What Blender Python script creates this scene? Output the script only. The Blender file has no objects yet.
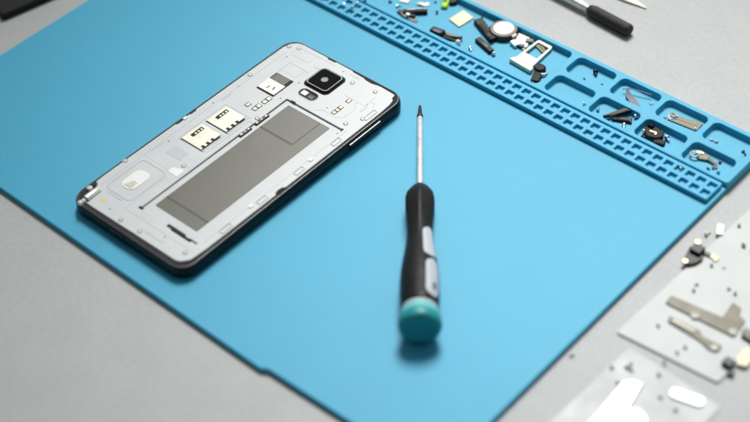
import bpy, bmesh, math, random
from mathutils import Vector, Matrix
from mathutils.geometry import delaunay_2d_cdt
random.seed(7)
S = 0.001                      # every length below is in millimetres
scn = bpy.context.scene
COL = scn.collection
R = math.radians

# ------------------------------------------------------------------ materials
def new_mat(name):
    m = bpy.data.materials.new(name); m.use_nodes = True
    nt = m.node_tree
    return m, nt, nt.nodes['Principled BSDF']

def mat(name, col, rough=0.5, metal=0.0, var=0.08, scale=250.0, bump=0.0, bscale=900.0, rvar=0.0, spec=0.5, coat=0.0, detail=4.0):
    """one surface: base colour broken up by two noises, optional fine bump"""
    m, nt, p = new_mat(name)
    L = nt.links.new
    tc = nt.nodes.new('ShaderNodeTexCoord')
    n = nt.nodes.new('ShaderNodeTexNoise'); n.inputs['Scale'].default_value = scale; n.inputs['Detail'].default_value = detail
    L(tc.outputs['Object'], n.inputs['Vector'])
    r = nt.nodes.new('ShaderNodeMapRange')
    r.inputs['From Min'].default_value = 0.3; r.inputs['From Max'].default_value = 0.7
    r.inputs['To Min'].default_value = 1 - var; r.inputs['To Max'].default_value = 1 + var
    L(n.outputs['Fac'], r.inputs['Value'])
    mx = nt.nodes.new('ShaderNodeVectorMath'); mx.operation = 'SCALE'
    mx.inputs[0].default_value = col
    L(r.outputs['Result'], mx.inputs['Scale']); L(mx.outputs['Vector'], p.inputs['Base Color'])
    p.inputs['Metallic'].default_value = metal
    p.inputs['Specular IOR Level'].default_value = spec
    p.inputs['Coat Weight'].default_value = coat
    if rvar:
        rr = nt.nodes.new('ShaderNodeMapRange')
        rr.inputs['From Min'].default_value = 0.3; rr.inputs['From Max'].default_value = 0.7
        rr.inputs['To Min'].default_value = max(0, rough - rvar); rr.inputs['To Max'].default_value = rough + rvar
        L(n.outputs['Fac'], rr.inputs['Value']); L(rr.outputs['Result'], p.inputs['Roughness'])
    else:
        p.inputs['Roughness'].default_value = rough
    if bump:
        n2 = nt.nodes.new('ShaderNodeTexNoise'); n2.inputs['Scale'].default_value = bscale; n2.inputs['Detail'].default_value = 5
        L(tc.outputs['Object'], n2.inputs['Vector'])
        b = nt.nodes.new('ShaderNodeBump'); b.inputs['Strength'].default_value = bump; b.inputs['Distance'].default_value = 0.0003
        L(n2.outputs['Fac'], b.inputs['Height']); L(b.outputs['Normal'], p.inputs['Normal'])
    return m

M = {}
M['silicone'] = mat('blue silicone', (0.030, 0.385, 0.585), 0.58, 0, 0.014, 35, 0.14, 2600, 0.0, 0.62)
_p = M['silicone'].node_tree.nodes['Principled BSDF']          # silicone lets a little light through
_p.inputs['Subsurface Weight'].default_value = 0.6; _p.inputs['Subsurface Scale'].default_value = 0.0025
_p.inputs['Subsurface Radius'].default_value = (0.25, 0.7, 1.0)
M['plate'] = mat('pale grey plastic', (0.575, 0.605, 0.61), 0.42, 0, 0.03, 90, 0.05, 1500, 0.05)
M['plate_white'] = mat('white bay plastic', (0.57, 0.59, 0.595), 0.45, 0, 0.03, 120)
M['plate_dim'] = mat('grey moulded relief', (0.50, 0.53, 0.555), 0.45, 0, 0.05, 120)
M['black'] = mat('black plastic', (0.008, 0.009, 0.011), 0.36, 0, 0.2, 300, 0.05, 2500, 0, 0.25)
M['black_matte'] = mat('matt black', (0.012, 0.012, 0.014), 0.6, 0, 0.3, 300, 0.1, 2500, 0, 0.25)
M['rubber'] = mat('black handle rubber', (0.007, 0.0068, 0.007), 0.5, 0, 0.2, 200, 0.12, 1800, 0.08, 0.24)
M['grip'] = mat('dark knurled grip', (0.030, 0.024, 0.026), 0.7, 0, 0.35, 900, 0.5, 1500)
M['chamfer'] = mat('brushed chamfer', (0.22, 0.22, 0.215), 0.38, 0.6, 0.1, 400)
M['steel'] = mat('bright steel', (0.80, 0.80, 0.78), 0.28, 0.75, 0.1, 300, 0.05, 1500, 0.06)
M['bright'] = mat('polished pale metal', (0.88, 0.87, 0.83), 0.22, 0.5, 0.05, 300)
M['shaft'] = mat('satin steel shaft', (0.80, 0.80, 0.79), 0.38, 0.6, 0.08, 300, 0.05, 1500, 0.06)
M['darksteel'] = mat('darkened steel', (0.055, 0.053, 0.05), 0.42, 0.8, 0.2, 300)
M['nickel'] = mat('warm nickel', (0.70, 0.665, 0.56), 0.40, 0.25, 0.05, 250, 0.05, 1500, 0.05)
M['gold'] = mat('pale gold contact', (0.62, 0.50, 0.26), 0.38, 0.6, 0.12, 400)
M['cream'] = mat('cream plated chip', (0.66, 0.60, 0.40), 0.5, 0.1, 0.08, 300, 0.1, 1500)
M['bayfloor'] = mat('grey brown metal foil', (0.098, 0.098, 0.083), 0.42, 0.35, 0.03, 45, 0.05, 900, 0.02)
M['bayfloor2'] = mat('faint foil lines', (0.14, 0.138, 0.115), 0.45, 0.5, 0.1, 200)
M['bayline'] = mat('dark foil seam', (0.055, 0.054, 0.045), 0.5, 0.4, 0.1, 200)
M['bracket'] = mat('dull tan metal bracket', (0.21, 0.195, 0.155), 0.6, 0.15, 0.10, 150, 0.08, 900, 0.08)
M['palebracket'] = mat('pale tan metal', (0.36, 0.34, 0.285), 0.5, 0.15, 0.08, 200)
M['tan'] = mat('tan anodised plate', (0.19, 0.165, 0.115), 0.55, 0.2, 0.12, 200, 0.1, 900, 0.08)
M['white'] = mat('white plastic', (0.82, 0.82, 0.80), 0.4, 0, 0.03, 200)
M['sticker'] = mat('white label', (0.86, 0.86, 0.84), 0.5, 0, 0.02, 300)
M['olive'] = mat('olive print', (0.42, 0.40, 0.24), 0.6, 0, 0.3, 900)
M['yellow'] = mat('yellow sticker', (0.72, 0.60, 0.16), 0.5, 0, 0.1, 900)
M['lime'] = mat('lime green plastic', (0.33, 0.62, 0.02), 0.4, 0, 0.08, 300)
M['card'] = mat('white card', (0.51, 0.54, 0.535), 0.55, 0, 0.02, 60, 0.04, 900, 0.05)
M['sheet'] = mat('thin white sheet', (0.375, 0.40, 0.40), 0.45, 0, 0.09, 60, 0.9, 70, 0.08)
M['gloss_white'] = mat('gloss white strip', (0.90, 0.89, 0.86), 0.22, 0, 0.02, 200, coat=0.5)
M['teal'] = mat('teal plastic', (0.012, 0.27, 0.29), 0.42, 0, 0.08, 150, 0.04, 1800)  # end cap teal, darkened for its shaded end face
M['teal_lit'] = mat('lit teal band', (0.16, 0.50, 0.50), 0.4, 0, 0.06, 150)  # same teal made paler: light on the cap's top band put into colour
M['insert'] = mat('light grey grip insert', (0.50, 0.53, 0.57), 0.45, 0, 0.04, 200, 0.05, 1800)
M['lens'] = mat('camera glass', (0.003, 0.003, 0.004), 0.12, 0, 0.1, 300, spec=0.15)
M['lens_ring'] = mat('lens ring grey', (0.15, 0.15, 0.15), 0.35, 0.7, 0.1, 300)
M['flexgrey'] = mat('grey flex film', (0.075, 0.08, 0.11), 0.5, 0.2, 0.3, 600)
M['copper'] = mat('brown flex film', (0.10, 0.075, 0.065), 0.5, 0.3, 0.3, 500)
M['screwgrey'] = mat('dull grey screw', (0.62, 0.62, 0.61), 0.55, 0.0, 0.1, 500)
M['wire'] = mat('fine wire', (0.30, 0.32, 0.34), 0.35, 0.9, 0.1, 500)
M['violet'] = mat('violet grey metal', (0.42, 0.42, 0.56), 0.3, 0.9, 0.2, 500)
M['ivory'] = mat('ivory coated metal', (0.68, 0.65, 0.53), 0.42, 0.1, 0.06, 200)

def table_mat():
    m, nt, p = new_mat('pale grey table laminate'); L = nt.links.new
    tc = nt.nodes.new('ShaderNodeTexCoord')
    a = nt.nodes.new('ShaderNodeTexNoise'); a.inputs['Scale'].default_value = 420; a.inputs['Detail'].default_value = 6; a.inputs['Roughness'].default_value = 0.7
    b = nt.nodes.new('ShaderNodeTexNoise'); b.inputs['Scale'].default_value = 40; b.inputs['Detail'].default_value = 5
    L(tc.outputs['Object'], a.inputs['Vector']); L(tc.outputs['Object'], b.inputs['Vector'])
    ra = nt.nodes.new('ShaderNodeValToRGB')
    ra.color_ramp.elements[0].position = 0.30; ra.color_ramp.elements[0].color = (0.425, 0.44, 0.436, 1)
    ra.color_ramp.elements[1].position = 0.66; ra.color_ramp.elements[1].color = (0.49, 0.506, 0.50, 1)
    L(a.outputs['Fac'], ra.inputs['Fac'])
    rb = nt.nodes.new('ShaderNodeValToRGB')
    rb.color_ramp.elements[0].position = 0.25; rb.color_ramp.elements[0].color = (0.94, 0.942, 0.945, 1)
    rb.color_ramp.elements[1].position = 0.62; rb.color_ramp.elements[1].color = (1, 1, 1, 1)
    L(b.outputs['Fac'], rb.inputs['Fac'])
    mx = nt.nodes.new('ShaderNodeMixRGB'); mx.blend_type = 'MULTIPLY'; mx.inputs['Fac'].default_value = 1
    L(ra.outputs['Color'], mx.inputs['Color1']); L(rb.outputs['Color'], mx.inputs['Color2'])
    L(mx.outputs['Color'], p.inputs['Base Color'])
    p.inputs['Roughness'].default_value = 0.62; p.inputs['Specular IOR Level'].default_value = 0.3
    bp = nt.nodes.new('ShaderNodeBump'); bp.inputs['Strength'].default_value = 0.08; bp.inputs['Distance'].default_value = 0.0003
    L(a.outputs['Fac'], bp.inputs['Height']); L(bp.outputs['Normal'], p.inputs['Normal'])
    return m
M['table'] = table_mat()

# ------------------------------------------------------------------ mesh helpers
def rr(cx, cy, hx, hy, r, n=5):
    """rounded rectangle, counter-clockwise"""
    r = max(0.01, min(r, hx, hy)); out = []
    for k, (sx, sy) in enumerate(((1, 1), (-1, 1), (-1, -1), (1, -1))):
        for i in range(n + 1):
            a = math.pi / 2 * (k + i / n)
            out.append((cx + sx * (hx - r) + r * math.cos(a), cy + sy * (hy - r) + r * math.sin(a)))
    return out

def round_poly(pts, r, n=4):
    """round the corners of a polygon; r a number or one per corner"""
    out = []; N = len(pts)
    for i in range(N):
        p0, p1, p2 = Vector(pts[i - 1]), Vector(pts[i]), Vector(pts[(i + 1) % N])
        ri = r[i] if isinstance(r, (list, tuple)) else r
        a, b = (p0 - p1), (p2 - p1)
        d = min(ri, a.length * 0.45, b.length * 0.45)
        if d < 0.02: out.append(tuple(p1)); continue
        q0, q2 = p1 + a.normalized() * d, p1 + b.normalized() * d
        for k in range(n + 1):
            t = k / n
            out.append(tuple(q0 * (1 - t) ** 2 + p1 * 2 * t * (1 - t) + q2 * t * t))
    return out

def area(p):
    return sum(p[i - 1][0] * p[i][1] - p[i][0] * p[i - 1][1] for i in range(len(p))) / 2

def inside(pt, poly):
    x, y = pt; c = False
    for i in range(len(poly)):
        (x0, y0), (x1, y1) = poly[i - 1], poly[i]
        if (y0 > y) != (y1 > y) and x < (x1 - x0) * (y - y0) / (y1 - y0) + x0: c = not c
    return c

def inset(poly, d):
    """offset a ccw polygon inwards by d (outwards when negative)"""
    out = []; N = len(poly)
    for i in range(N):
        p0, p1, p2 = Vector(poly[i - 1]), Vector(poly[i]), Vector(poly[(i + 1) % N])
        e0, e1 = (p1 - p0), (p2 - p1)
        if e0.length < 1e-6 or e1.length < 1e-6: out.append(tuple(p1)); continue
        e0.normalize(); e1.normalize()
        n0, n1 = Vector((-e0.y, e0.x)), Vector((-e1.y, e1.x))
        b = n0 + n1
        if b.length < 1e-4: b = n0
        b.normalize()
        out.append(tuple(p1 + b * (d / max(0.4, b.dot(n0)))))
    return out

class B:
    """collects shapes (in mm) into one mesh object"""
    def __init__(s): s.bm = bmesh.new()
    def v(s, co): return s.bm.verts.new((co[0] * S, co[1] * S, co[2] * S))
    def f(s, vs):
        try: return s.bm.faces.new(vs)
        except ValueError: return None
    def loop(s, pts, z): return [s.v((p[0], p[1], z)) for p in pts]
    def bridge(s, a, b):
        n = len(a)
        for i in range(n): s.f((a[i], a[(i + 1) % n], b[(i + 1) % n], b[i]))
    def sheet(s, loops_, z):
        """flat face between an outer loop and hole loops (lists of (pts, verts)); loops_[0] is the outer one"""
        co, ed, vs = [], [], []
        for pts, ver in loops_:
            k = len(co); n = len(pts)
            co += [Vector((p[0], p[1])) for p in pts]; vs += ver
            ed += [(k + i, k + (i + 1) % n) for i in range(n)]
        vc, _, tri, orig, _, _ = delaunay_2d_cdt(co, ed, [], 0, 1e-6)
        for t in tri:
            c = sum((vc[i] for i in t), Vector((0, 0))) / 3
            if not inside(c, loops_[0][0]) or any(inside(c, h[0]) for h in loops_[1:]): continue
            w = []
            for i in t:
                w.append(vs[orig[i][0]] if orig[i] else s.v((vc[i][0], vc[i][1], z)))
            if len(set(w)) == 3: s.f(w)
    def slab(s, pts, z0, z1, holes=(), bev=0.15, closed=True):
        """plate with an arbitrary outline, through holes and softened top edges"""
        if area(pts) < 0: pts = pts[::-1]
        top = inset(pts, bev) if bev else pts
        a = s.loop(pts, z0); b = s.loop(pts, z1 - bev) if bev else s.loop(pts, z1)
        s.bridge(a, b)
        t = b
        if bev: t = s.loop(top, z1); s.bridge(b, t)
        lt = [(top, t)]; lb = [(pts, a)]
        for h in holes:
            if area(h) < 0: h = h[::-1]
            ho = inset(h, -bev) if bev else h
            ht = s.loop(ho, z1); hm = s.loop(h, z1 - bev) if bev else ht; hb = s.loop(h, z0)
            if bev: s.bridge(hm, ht)
            s.bridge(hb, hm); lt.append((ho, ht)); lb.append((h, hb))
        s.sheet(lt, z1)
        if closed: s.sheet(lb, z0)
        return s
    def box(s, c, h, rz=0, bev=0.12, z0=None):
        ca, sa = math.cos(rz), math.sin(rz)
        pts = rr(0, 0, h[0], h[1], min(h[0], h[1]) * 0.25, 2)
        pts = [(c[0] + x * ca - y * sa, c[1] + x * sa + y * ca) for x, y in pts]
        return s.slab(pts, c[2] - h[2], c[2] + h[2], bev=min(bev, h[2], min(h[0], h[1]) * 0.4))
    def rings(s, secs, cap=True):
        """loft through closed rings of 3D points"""
        L_ = [[s.v(p) for p in r] for r in secs]
        for a, b in zip(L_, L_[1:]): s.bridge(a, b)
        if cap: s.f(L_[0][::-1]); s.f(L_[-1])
        return s
    def tube(s, pts, r, seg=10, flat=1.0):
        """swept rod; r one number or one per point; flat squeezes it vertically"""
        P = [Vector(p) for p in pts]; secs = []
        for i, p in enumerate(P):
            d = (P[min(i + 1, len(P) - 1)] - P[max(i - 1, 0)]).normalized()
            u = Vector((0, 0, 1)).cross(d)
            u = u.normalized() if u.length > 1e-3 else Vector((1, 0, 0))
            w = d.cross(u)
            q = r[i] if isinstance(r, (list, tuple)) else r
            secs.append([p + u * q * math.cos(2 * math.pi * k / seg) + w * q * flat * math.sin(2 * math.pi * k / seg) for k in range(seg)])
        return s.rings(secs)
    def ribbon(s, pts, w, t):
        """bent strip of film: pts (x,y,z), half width w, thickness t"""
        P = [Vector(p) for p in pts]; secs = []
        for i, p in enumerate(P):
            d = (P[min(i + 1, len(P) - 1)] - P[max(i - 1, 0)]).normalized()
            u = Vector((0, 0, 1)).cross(d).normalized(); n = d.cross(u)
            q = w[i] if isinstance(w, (list, tuple)) else w
            secs.append([p + u * q + n * t, p - u * q + n * t, p - u * q, p + u * q])
        return s.rings(secs)
    def lathe(s, prof, c=(0, 0, 0), seg=20):
        return s.rings([[(c[0] + r * math.cos(2 * math.pi * k / seg), c[1] + r * math.sin(2 * math.pi * k / seg), c[2] + z) for k in range(seg)] for r, z in prof])
    def ball(s, c, r, seg=12):
        n = 6
        return s.lathe([(max(r * math.sin(math.pi * i / n), r * 0.02), -r * math.cos(math.pi * i / n)) for i in range(n + 1)], c, seg)
    def obj(s, name, m, parent=None, loc=None, ang=32, rot=None):
        bmesh.ops.recalc_face_normals(s.bm, faces=s.bm.faces[:])
        me = bpy.data.meshes.new(name); s.bm.to_mesh(me); s.bm.free()
        me.materials.append(M[m] if isinstance(m, str) else m)
        me.shade_smooth(); me.set_sharp_from_angle(angle=R(ang))
        for p_ in me.polygons:
            if abs(p_.normal.z) > 0.99995: p_.use_smooth = False
        o = bpy.data.objects.new(name, me); COL.objects.link(o)
        if parent: o.parent = parent
        if loc: o.location = [q * S for q in loc]
        if rot: o.rotation_euler = rot
        return o

def tag(o, label, cat, group=None):
    o['label'] = label; o['category'] = cat
    if group: o['group'] = group
    return o
def thing(name, label, cat, loc=(0, 0, 0), rz=0.0, group=None):
    o = bpy.data.objects.new(name, None); COL.objects.link(o)
    o.empty_display_size = 0.005
    o.location = [q * S for q in loc]; o.rotation_euler = (0, 0, rz)
    return tag(o, label, cat, group)
def rel(pts, c): return [(p[0] - c[0], p[1] - c[1]) for p in pts]
def mid(pts):
    return (sum(p[0] for p in pts) / len(pts), sum(p[1] for p in pts) / len(pts))

# ------------------------------------------------------------------ table
b = B(); q = [b.v((x, y, 0)) for x, y in ((-900, -700), (900, -700), (900, 1100), (-900, 1100))]; b.f(q)
o = b.obj('table_top', 'table'); o['kind'] = 'structure'

# ------------------------------------------------------------------ work mat
MX0, MX1 = -160.0, 194.0
work = thing('work_mat', 'large sky blue silicone repair mat with raised parts trays along one edge, under the phone', 'mat', (17, 37, 0))
OX, OY = 17, 37
def W(pts): return [(x - OX, y - OY) for x, y in pts]
outl = [(MX0, -90), (100.4, -90), (101.4, -89.8), (102.6, -88.5), (104.0, -88.1), (MX1, -85.0), (MX1, 127), (MX0, 127)]
b = B(); o1 = W(round_poly(outl, [3, 2, 1.2, 1.2, 2, 3, 0, 0]))
A = b.loop(inset(o1, 0.3), 0.0); A2 = b.loop(o1, 0.35); A3 = b.loop(o1, 2.55); i4 = inset(o1, 0.2); A4 = b.loop(i4, 2.87); i5 = inset(o1, 0.55); A5 = b.loop(i5, 3.0)
b.bridge(A, A2); b.bridge(A2, A3); b.bridge(A3, A4); b.bridge(A4, A5); b.sheet([(i5, A5)], 3.0); b.sheet([(inset(o1, .3), A)], 0)
b.obj('base_sheet', 'silicone', work)

def molded(name, outer, z0, z1, holes, floor, edge=0.5, sub=None):
    """silicone block with rounded pockets; holes = (cx,cy,hx,hy,r)"""
    b = B(); cx, cy, hx, hy, r = outer
    lo = []
    for e, z in ((0, z0), (0, z1 - edge), (edge * .3, z1 - edge * .3), (edge, z1)):
        pts = W(rr(cx, cy, hx - e, hy - e, max(r - e, .1))); lo.append((pts, b.loop(pts, z)))
    for u, w in zip(lo, lo[1:]): b.bridge(u[1], w[1])
    loops = [lo[-1]]
    for cx, cy, hx, hy, r in holes:
        k = min(0.45, hx * .12); fl = min(0.9, hx * .22)
        prev = None
        for e, z in ((k, z1), (k * .3, z1 - k * .3), (0, z1 - k), (-.15, floor + fl), (-.15 - fl * .3, floor + fl * .3), (-.15 - fl, floor)):
            pts = W(rr(cx, cy, hx + e, hy + e, max(r + e, .08))); ver = b.loop(pts, z)
            if prev is None: loops.append((pts, ver))
            else: b.bridge(prev, ver)
            prev = ver
        b.f(prev)
    b.sheet(loops, z1)
    return b.obj(name, 'silicone', work, ang=40)

pk = []
for k in range(4):
    x = 96.2 + 27.15 * k
    for y in (154.4, 136.4): pk.append((x, y, 11.9, 6.9, 3.0))
pk.append((-28, 145.4, 108.2, 15.9, 3.0)); pk.append((-147.5, 145.4, 8.5, 15.9, 3.0))
molded('parts_tray', ((MX0 + MX1) / 2, 145.65, (MX1 - MX0) / 2, 18.55, 2.0), 0.0, 5.5, pk, 2.2)
gr = []
x = 188.9
while x > MX0 + 6:
    gr.append((x, 121.9, 2.08, 1.85, .45)); gr.append((x, 115.9, 2.08, 1.85, .45)); x -= 6.06
molded('screw_grid', ((MX0 + 192) / 2, 119, (192 - MX0) / 2, 7.0, 1.0), 2.9, 5.5, gr, 3.8, 0.4)

# ------------------------------------------------------------------ phone
ph = thing('phone', 'smartphone with its back cover off, pale grey inner plate and empty battery bay', 'phone', (0, 0, 3.0), 0.0075)
HX, HY, CR = 39.6, 77.6, 8.5
def fr(e, n=8): return rr(0, 0, HX - e, HY - e, CR - e * .8, n)
def ringset(name, m, prof, parent=ph, cap=False):
    b = B(); prev = None
    for e, z in prof:
        v = b.loop(fr(e), z)
        if prev: b.bridge(prev, v)
        prev = v
    return b, prev
b, last = ringset('frame', 'black', ((1.6, 0.0), (0.7, 0.35), (0.1, 1.3), (0, 2.6), (0.05, 4.6), (0.3, 5.8), (0.75, 6.72)))
b.obj('frame', 'black', ph, ang=50)
b, last = ringset('trim_ring', 'chamfer', ((0.75, 6.72), (0.85, 6.9), (1.0, 7.03), (1.15, 7.05)))
b.obj('trim_ring', 'chamfer', ph, ang=50)
b, last = ringset('inner_lip', 'black_matte', ((1.15, 7.05), (1.35, 7.0), (2.3, 6.85), (3.9, 6.5)))
b.obj('inner_lip', 'black_matte', ph, ang=50)

BAY = round_poly([(-7.2, -59.9), (30.9, -59.9), (30.9, 39.2), (-7.2, 39.2)], 0.5, 2)
plate_pts = [(-33.5, -73.9), (-27, -74.2), (-8, -74.0), (3, -73.8), (30.5, -73.6), (33.0, -72.6), (35.8, -69.0), (36.5, -60),
             (36.9, -14.5), (35.7, -13.6), (35.3, -11.3), (35.7, -9.0), (36.9, -8.2), (37.0, 30), (37.0, 60), (36.6, 67.5), (35.5, 71.4), (34.4, 71.6), (33.7, 74.8),
             (24, 75.3), (21, 74.9), (19, 74.3), (15, 74.4), (12.3, 75.2), (5, 75.4), (4.2, 76.0), (-7, 76.1), (-7.6, 75.3), (-12.4, 75.3), (-13, 76.1),
             (-30, 76.2), (-33.6, 75.4), (-36.6, 72.4), (-37.6, 68), (-37.8, 40), (-37.8, 5.2), (-37.1, 4.6), (-37.1, 1.0), (-37.8, .4),
             (-37.8, -4), (-36.9, -4.5), (-36.9, -8.5), (-37.8, -9), (-37.9, -55), (-37.6, -61.5), (-35.8, -62.0), (-34.6, -64), (-30.2, -64.2), (-30.0, -73.6)]
LED_HOLE = rr(-.9, 48.2, 5.6, 2.9, 2.7, 5)
CAM_HOLE = rr(-1.2, 60.8, 7.9, 7.9, 2.6)
b = B(); b.slab(round_poly(plate_pts, .55, 2), 5.6, 7.05, [BAY, LED_HOLE, rr(21, -60.8, 6.5, .75, .5, 2)], bev=.22)
b.obj('back_plate', 'plate', ph)
# relief moulded into the plate
b = B()
def ridge(pts, r=.28): b.tube([(x, y, 7.02) for x, y in pts], r, 6, .55)
b.slab(rr(-22.8, -48.8, 8.8, 12.5, 3), 6.9, 7.18, [rr(-22.8, -48.8, 8.2, 11.9, 2.6)], bev=.1)
ridge([(-7.6, 14.9), (-10.2, 15.6), (-10.4, -14), (-28.5, -15.6)]); ridge([(-28.7, -15.5), (-28.7, 17), (-11, 17.2)])
ridge([(-25.6, 52.8), (-25.9, 61.0), (-12.6, 60.8)]); ridge([(-33.5, 66), (-33.4, -30), (-33.6, -62)], .2)
ridge([(-12, -65.2), (33.5, -64.9)], .2); ridge([(-13, -38), (-13, -66.2)], .2)
ridge([(10, 41.5), (13, 44), (22, 43.6), (25, 46.5), (25.4, 54), (22.5, 57.5), (24, 62), (30, 63.5), (32, 60)], .22)
ridge([(32.6, 40), (32.6, -58)], .22); ridge([(-30, 60), (-31, 73), (-6, 73.4)], .2); ridge([(-36, -34), (-14, -34.4), (-12, -27), (-8.6, -27)], .18)
b.obj('moulded_relief', 'plate_dim', ph)
for cx, cy, hx, hy in ((-21.5, -23.2, 5.0, 3.2), (-20.2, 57.0, 5.2, 3.1), (20.5, 64, 7, 5), (-24, 68.5, 6, 2.2)):
    b = B(); b.slab(rr(cx, cy, hx, hy, .8), 7.0, 7.13, bev=.08); b.obj('relief_pad', 'plate_dim' if cy < 0 else 'plate', ph)
for cy, L in ((-45, 3.6), (-21, 3.2), (4.3, 3.2), (30.6, 3.2), (55.5, 4.4)):
    b = B(); b.slab(rr(34.3, cy, 1.25, L, .4), 6.95, 7.35, [rr(34.0, cy, .75, L - .5, .25)], bev=.1); b.obj('cover_clip', 'plate', ph)
for cx, cy in ((33.1, -27.4), (33.3, 13.5), (-37.0, -3.0)):
    b = B(); b.slab(rr(cx, cy, .9, 1.3, .4), 6.9, 7.5, bev=.2); b.obj('cover_latch', 'sticker', ph)
# battery bay
b = B()
a1 = b.loop(BAY, 6.8); a2 = b.loop(BAY, 6.15); b.bridge(a1, a2); b.sheet([(BAY, a2)], 6.15)
bay = b.obj('battery_bay', 'plate_white', ph)
b = B(); b.slab(rr(10.3, -8.8, 14.1, 45.5, .5), 6.13, 6.27, bev=.05); b.obj('bay_foil', 'bayfloor', bay)
for q_ in ((10.3, -46.9, 14.0, .5), (7.1, 16.3, 10.9, .6), (18, 26.6, .3, 9.8)):
    b = B(); b.slab(rr(*q_, .1), 6.25, 6.32, bev=.03); b.obj('foil_seam', 'bayline', bay)
b = B()
for k in range(7): b.slab(rr(3.2 + k * .3, 13.7 - 1.5 * k, 6.2 - .25 * k, .12, .05), 6.25, 6.285, bev=.01)
b.obj('foil_lines', 'bayfloor2', bay)  # fine parallel lines, slightly paler than the foil
for y0, y1 in ((4.6, 12.6), (15.6, 25.0)):
    b = B(); b.slab(rr(-6.7, (y0 + y1) / 2, 1.15, (y1 - y0) / 2, .2), 5.5, 6.85, bev=.15); c = b.obj('battery_contact', 'darksteel', ph)
    for k in range(3):
        b = B(); b.slab(rr(-6.55, y0 + 1.5 + k * (y1 - y0 - 3) / 2, .55, .75, .2), 5.6, 6.95, bev=.2); b.obj('contact_pin', 'steel' if k != 1 else 'plate_white', c)
for q_ in ((-6.9, -60.2, 1.3, .8), (17, -60.2, 5.8, .9), (28.3, -60.2, 2.6, .45), (30.4, 39.0, .7, .7), (-3.0, 39.5, 1.6, .4)):
    b = B(); b.slab(rr(*q_, .2), 6.9, 7.12 + .004 * q_[2], bev=.04); b.obj('bay_slot', 'black_matte', ph)
# camera
b = B(); prev = None
for e, z in ((0, 6.9), (0, 7.6), (.5, 8.3)):
    v = b.loop(rr(-1.2, 60.8, 7.7 - e, 7.7 - e, 2.6 - e * .5), z)
    if prev: b.bridge(prev, v)
    prev = v
cam_m = b.obj('camera_module', 'black', ph)
b = B(); prev = None
for e, z in ((.5, 8.3), (.75, 8.5), (1.05, 8.5), (1.25, 8.3)):
    v = b.loop(rr(-1.2, 60.8, 7.7 - e, 7.7 - e, 2.6 - e * .5), z)
    if prev: b.bridge(prev, v)
    prev = v
b.obj('bezel', 'chamfer', cam_m)
b = B(); b.f(b.loop(rr(-1.2, 60.8, 6.45, 6.45, 2.0), 8.31)); b.obj('cover_glass', 'lens', cam_m)
b = B(); b.lathe([(1.9, 8.3), (1.9, 8.42), (1.45, 8.42), (1.3, 8.33), (.8, 8.33)], (-1.2, 60.8, 0)); b.obj('lens', 'lens_ring', cam_m)
b = B(); b.slab(rr(-1.2, 60.8, 8.4, 8.4, 3), 6.95, 7.25, bev=.1); b.obj('camera_surround', 'black_matte', cam_m)
# flash / sensor window
b = B(); b.slab(LED_HOLE, 5.5, 6.2, bev=.05); fl = b.obj('flash_window', 'black', ph)
b = B(); b.slab(rr(-3.6, 48.3, 1.9, 1.6, .5), 6.1, 6.9, bev=.2); b.obj('flash', 'sticker', fl)
b = B(); b.slab(rr(1.2, 47.9, 1.7, 1.4, .4), 6.1, 6.6, bev=.2); b.obj('sensor', 'flexgrey', fl)
b = B(); b.slab(rr(-.9, 48.2, 6.1, 3.4, 3.2, 5), 6.95, 7.2, [LED_HOLE], bev=.1); b.obj('window_rim', 'plate_white', fl)
# sim readers
for cx, cy in ((-19.9, -7.8), (-19.6, 9.0)):
    b = B(); b.slab(rr(cx, cy, 8.1, 7.5, .3), 7.0, 7.12, bev=.05); s_ = b.obj('sim_slot', 'plate_dim', ph)
    out = [(cx - 7.5, cy - 6.9), (cx + 6.3, cy - 6.9), (cx + 6.3, cy - 5.4), (cx + 4.6, cy - 5.4), (cx + 4.6, cy - 3.9), (cx + 6.3, cy - 3.9), (cx + 6.3, cy - 2.2), (cx + 4.6, cy - 2.2), (cx + 4.6, cy - .7),
           (cx + 6.3, cy - .7), (cx + 6.3, cy + 1.0), (cx + 4.6, cy + 1.0), (cx + 4.6, cy + 2.6), (cx + 6.0, cy + 2.6), (cx + 6.0, cy + 6.9), (cx - 7.5, cy + 6.9)]
    b = B(); b.slab(out, 7.15, 7.5, [rr(cx - 4.6, cy + 1.2, 1.15, 3.9, .3, 2)], bev=.08); b.obj('metal_cover', 'nickel', s_)
    b = B(); b.slab(rr(cx - 4.6, cy + 1.2, 1.2, 4.0, .2), 7.1, 7.18, bev=.02); b.slab(rr(cx + 5.6, cy - 1.2, 1.3, 5.0, .1), 7.1, 7.18, bev=.02)
    b.slab(rr(cx + 6.6, cy + 4.0, .5, 1.8, .1), 7.1, 7.3, bev=.02); b.slab(rr(cx, cy - 7.1, 7.6, .18, .1), 7.1, 7.3, bev=.02)
    b.obj('dark_opening', 'black_matte', s_)
    for k in (-1.1, .8, 2.8):
        b = B(); b.slab(rr(cx - 4.55, cy + 1.2 + k, .55, .6, .1), 7.16, 7.4, bev=.05); b.obj('contact', 'nickel', s_)
# memory card reader
b = B(); b.slab(rr(-19.6, 43.4, 6.0, 7.6, .4), 7.0, 7.2, bev=.05); mc = b.obj('card_reader', 'black_matte', ph)
b = B(); b.slab(rr(-19.6, 40.9, 5.7, 4.3, .3), 7.15, 7.65, [[(-21.2, 38.7), (-20.7, 38.4), (-20.2, 40.6), (-20.8, 40.6)], [(-17.4, 39.0), (-16.9, 39.0), (-17.6, 41.6), (-18.2, 41.4)]], bev=.1); b.obj('gold_cover', 'nickel', mc)
b = B(); b.slab(rr(-20.0, 48.2, 4.7, 2.7, .3), 7.15, 7.45, bev=.08); b.obj('grey_shield', 'bayfloor', mc)
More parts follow.
